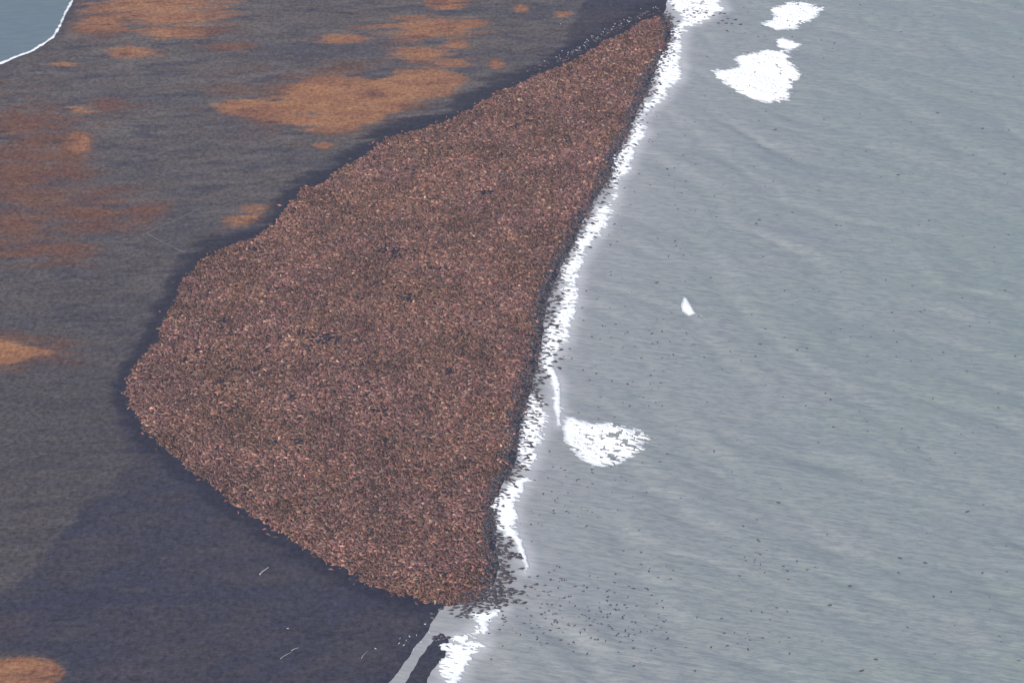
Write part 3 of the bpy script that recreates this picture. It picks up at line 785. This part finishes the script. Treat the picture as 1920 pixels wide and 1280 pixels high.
# look-alikes: told apart by their order along the beach
from collections import defaultdict
dd = defaultdict(list)
for o in [o for o in COL.objects if o.get('category') in ('walrus', 'gull')]: dd[o['label']].append(o)
ORD = ['first', 'second', 'third', 'fourth', 'fifth', 'sixth', 'seventh', 'eighth', 'ninth', 'tenth', 'eleventh', 'twelfth', 'thirteenth', 'fourteenth', 'fifteenth', 'sixteenth', 'seventeenth']
for lb, os_ in dd.items():
    if 1 < len(os_) <= 18:
        os_.sort(key=lambda o: o.location.x)
        for k, o in enumerate(os_): o['label'] = ('leftmost' if k == 0 else 'rightmost' if k == len(os_) - 1 else ORD[k] + ' from left') + ' ' + lb

# driftwood
m, nt, _, bs = mat('bleached driftwood'); n = N(nt)
nt.links.new(n.mix(n.noise(3, n.coords((1, 5, 1)), 4), (0.42, 0.38, 0.34), (0.70, 0.67, 0.62)), bs.inputs['Base Color']); bs.inputs['Roughness'].default_value = 0.85
def log(a_, b_, r0, label):
    A = Vector((*[float(v) for v in ground(*a_, 1.4)], 0)); B = Vector((*[float(v) for v in ground(*b_, 1.4)], 0))
    zz = float(land_z(np.array([A.x]), np.array([A.y]))[0][0]); d_ = B - A; s_ = Vector((-d_.y, d_.x, 0)).normalized(); bm = bmesh.new(); rows = []
    for k in range(9):
        t_ = k / 8; c = A + d_ * t_ + s_ * 0.18 * math.sin(t_ * 5) + Vector((0, 0, zz + r0 * .7 + .06 * math.sin(t_ * 4)))
        rr = r0 * (1 - .55 * t_) * (1.5 if k == 0 else 1)
        rows.append([bm.verts.new(c + s_ * rr * math.cos(q) * random.uniform(.85, 1.15) + Vector((0, 0, rr * math.sin(q)))) for q in [2 * math.pi * j / 8 for j in range(8)]])
    for P_, Q_ in zip(rows, rows[1:]):
        for j in range(8): bm.faces.new((P_[j], P_[(j + 1) % 8], Q_[(j + 1) % 8], Q_[j]))
    bm.faces.new(rows[0][::-1]); bm.faces.new(rows[-1])
    for bt in (.35, .6):                                    # branch stubs
        c = A + d_ * bt + Vector((0, 0, zz + r0)); e = c + s_ * random.choice((-1, 1)) * r0 * 4 + d_.normalized() * r0 * 3 + Vector((0, 0, r0))
        f_ = [bm.verts.new(c + v * r0 * .4) for v in (s_, Vector((0, 0, 1)), d_.normalized())]; tip = bm.verts.new(e)
        for j in range(3): bm.faces.new((f_[j], f_[(j + 1) % 3], tip))
    bmesh.ops.recalc_face_normals(bm, faces=bm.faces[:])
    me = bpy.data.meshes.new('driftwood_log'); bm.to_mesh(me); bm.free()
    tag(link('driftwood_log', me, m), label, 'driftwood', 'driftwood on the dark sand')
log((487,1077), (503,1063), .26, 'bright bleached driftwood log on the dark sand nearest the herd')
log((526,1234), (546,1221), .12, 'dull thin driftwood pole near the bottom edge, lower piece')
log((547,1219), (559,1213), .16, 'short pale driftwood piece end to end with the dull pole')
log((678,1232), (688,1218), .10, 'faint driftwood stick on dark sand left of the swash channel')
# old vehicle tracks on the tundra
m, nt, _, bs = mat('worn track'); n = N(nt)
nt.links.new(n.mix(n.noise(.4, n.coords(), 4), (0.13, 0.125, 0.12), (0.22, 0.205, 0.185)), bs.inputs['Base Color']); bs.inputs['Roughness'].default_value = 0.95
def track(pts, wdt):
    g_ = gpoly(pts, 1.4); P_ = []
    for a_, b_ in zip(g_[:-1], g_[1:]):
        for t_ in np.linspace(0, 1, 14, endpoint=False): P_.append(a_ + (b_ - a_) * t_)
    P_ = np.array(P_); P_ = P_ + np.stack([fbm(P_[:, 0] / 8, P_[:, 1] / 8, 2, 3), fbm(P_[:, 0] / 8, P_[:, 1] / 8, 2, 4)], 1) * 1.5
    d_ = np.gradient(P_, axis=0); nn = np.stack([-d_[:, 1], d_[:, 0]], 1); nn /= np.linalg.norm(nn, axis=1)[:, None]
    wv = wdt * (0.5 + rng.random(len(P_)))[:, None]
    L_, R_ = P_ + nn * wv, P_ - nn * wv
    V_ = np.concatenate([L_, R_]); z_, _ = land_z(V_[:, 0], V_[:, 1]); k_ = len(P_)
    F_ = np.array([(i, i + 1, k_ + i + 1, k_ + i) for i in range(k_ - 1)])
    me = mesh_from('track', np.column_stack([V_, z_ + 0.06]), F_)
    tag(link('track', me, m), 'faint pale track worn in the tundra', None, kind='structure')
track([(268,440),(300,425),(335,410),(380,388)], .18)
track([(405,366),(440,352)], .14)
track([(275,438),(310,458),(350,474)], .22)

# ---------------------------------------------------------------- air
R_ = 60000.0
bm = bmesh.new(); bmesh.ops.create_cube(bm, size=1.0)
for v in bm.verts: v.co = Vector((v.co.x * 2 * R_, v.co.y * 2 * R_, -6.0 if v.co.z < 0 else 720.0))
me = bpy.data.meshes.new('haze'); bm.to_mesh(me); bm.free()
m = bpy.data.materials.new('thin haze'); m.use_nodes = True; nt = m.node_tree
nt.nodes.remove(nt.nodes['Principled BSDF'])
pv = nt.nodes.new('ShaderNodeVolumePrincipled'); pv.inputs['Density'].default_value = HAZE; pv.inputs['Color'].default_value = (0.78, 0.82, 0.95, 1)
nt.links.new(pv.outputs[0], nt.nodes['Material Output'].inputs['Volume'])
tag(link('haze', me, m), 'thin blue grey haze in the air over the coast', None, kind='stuff')
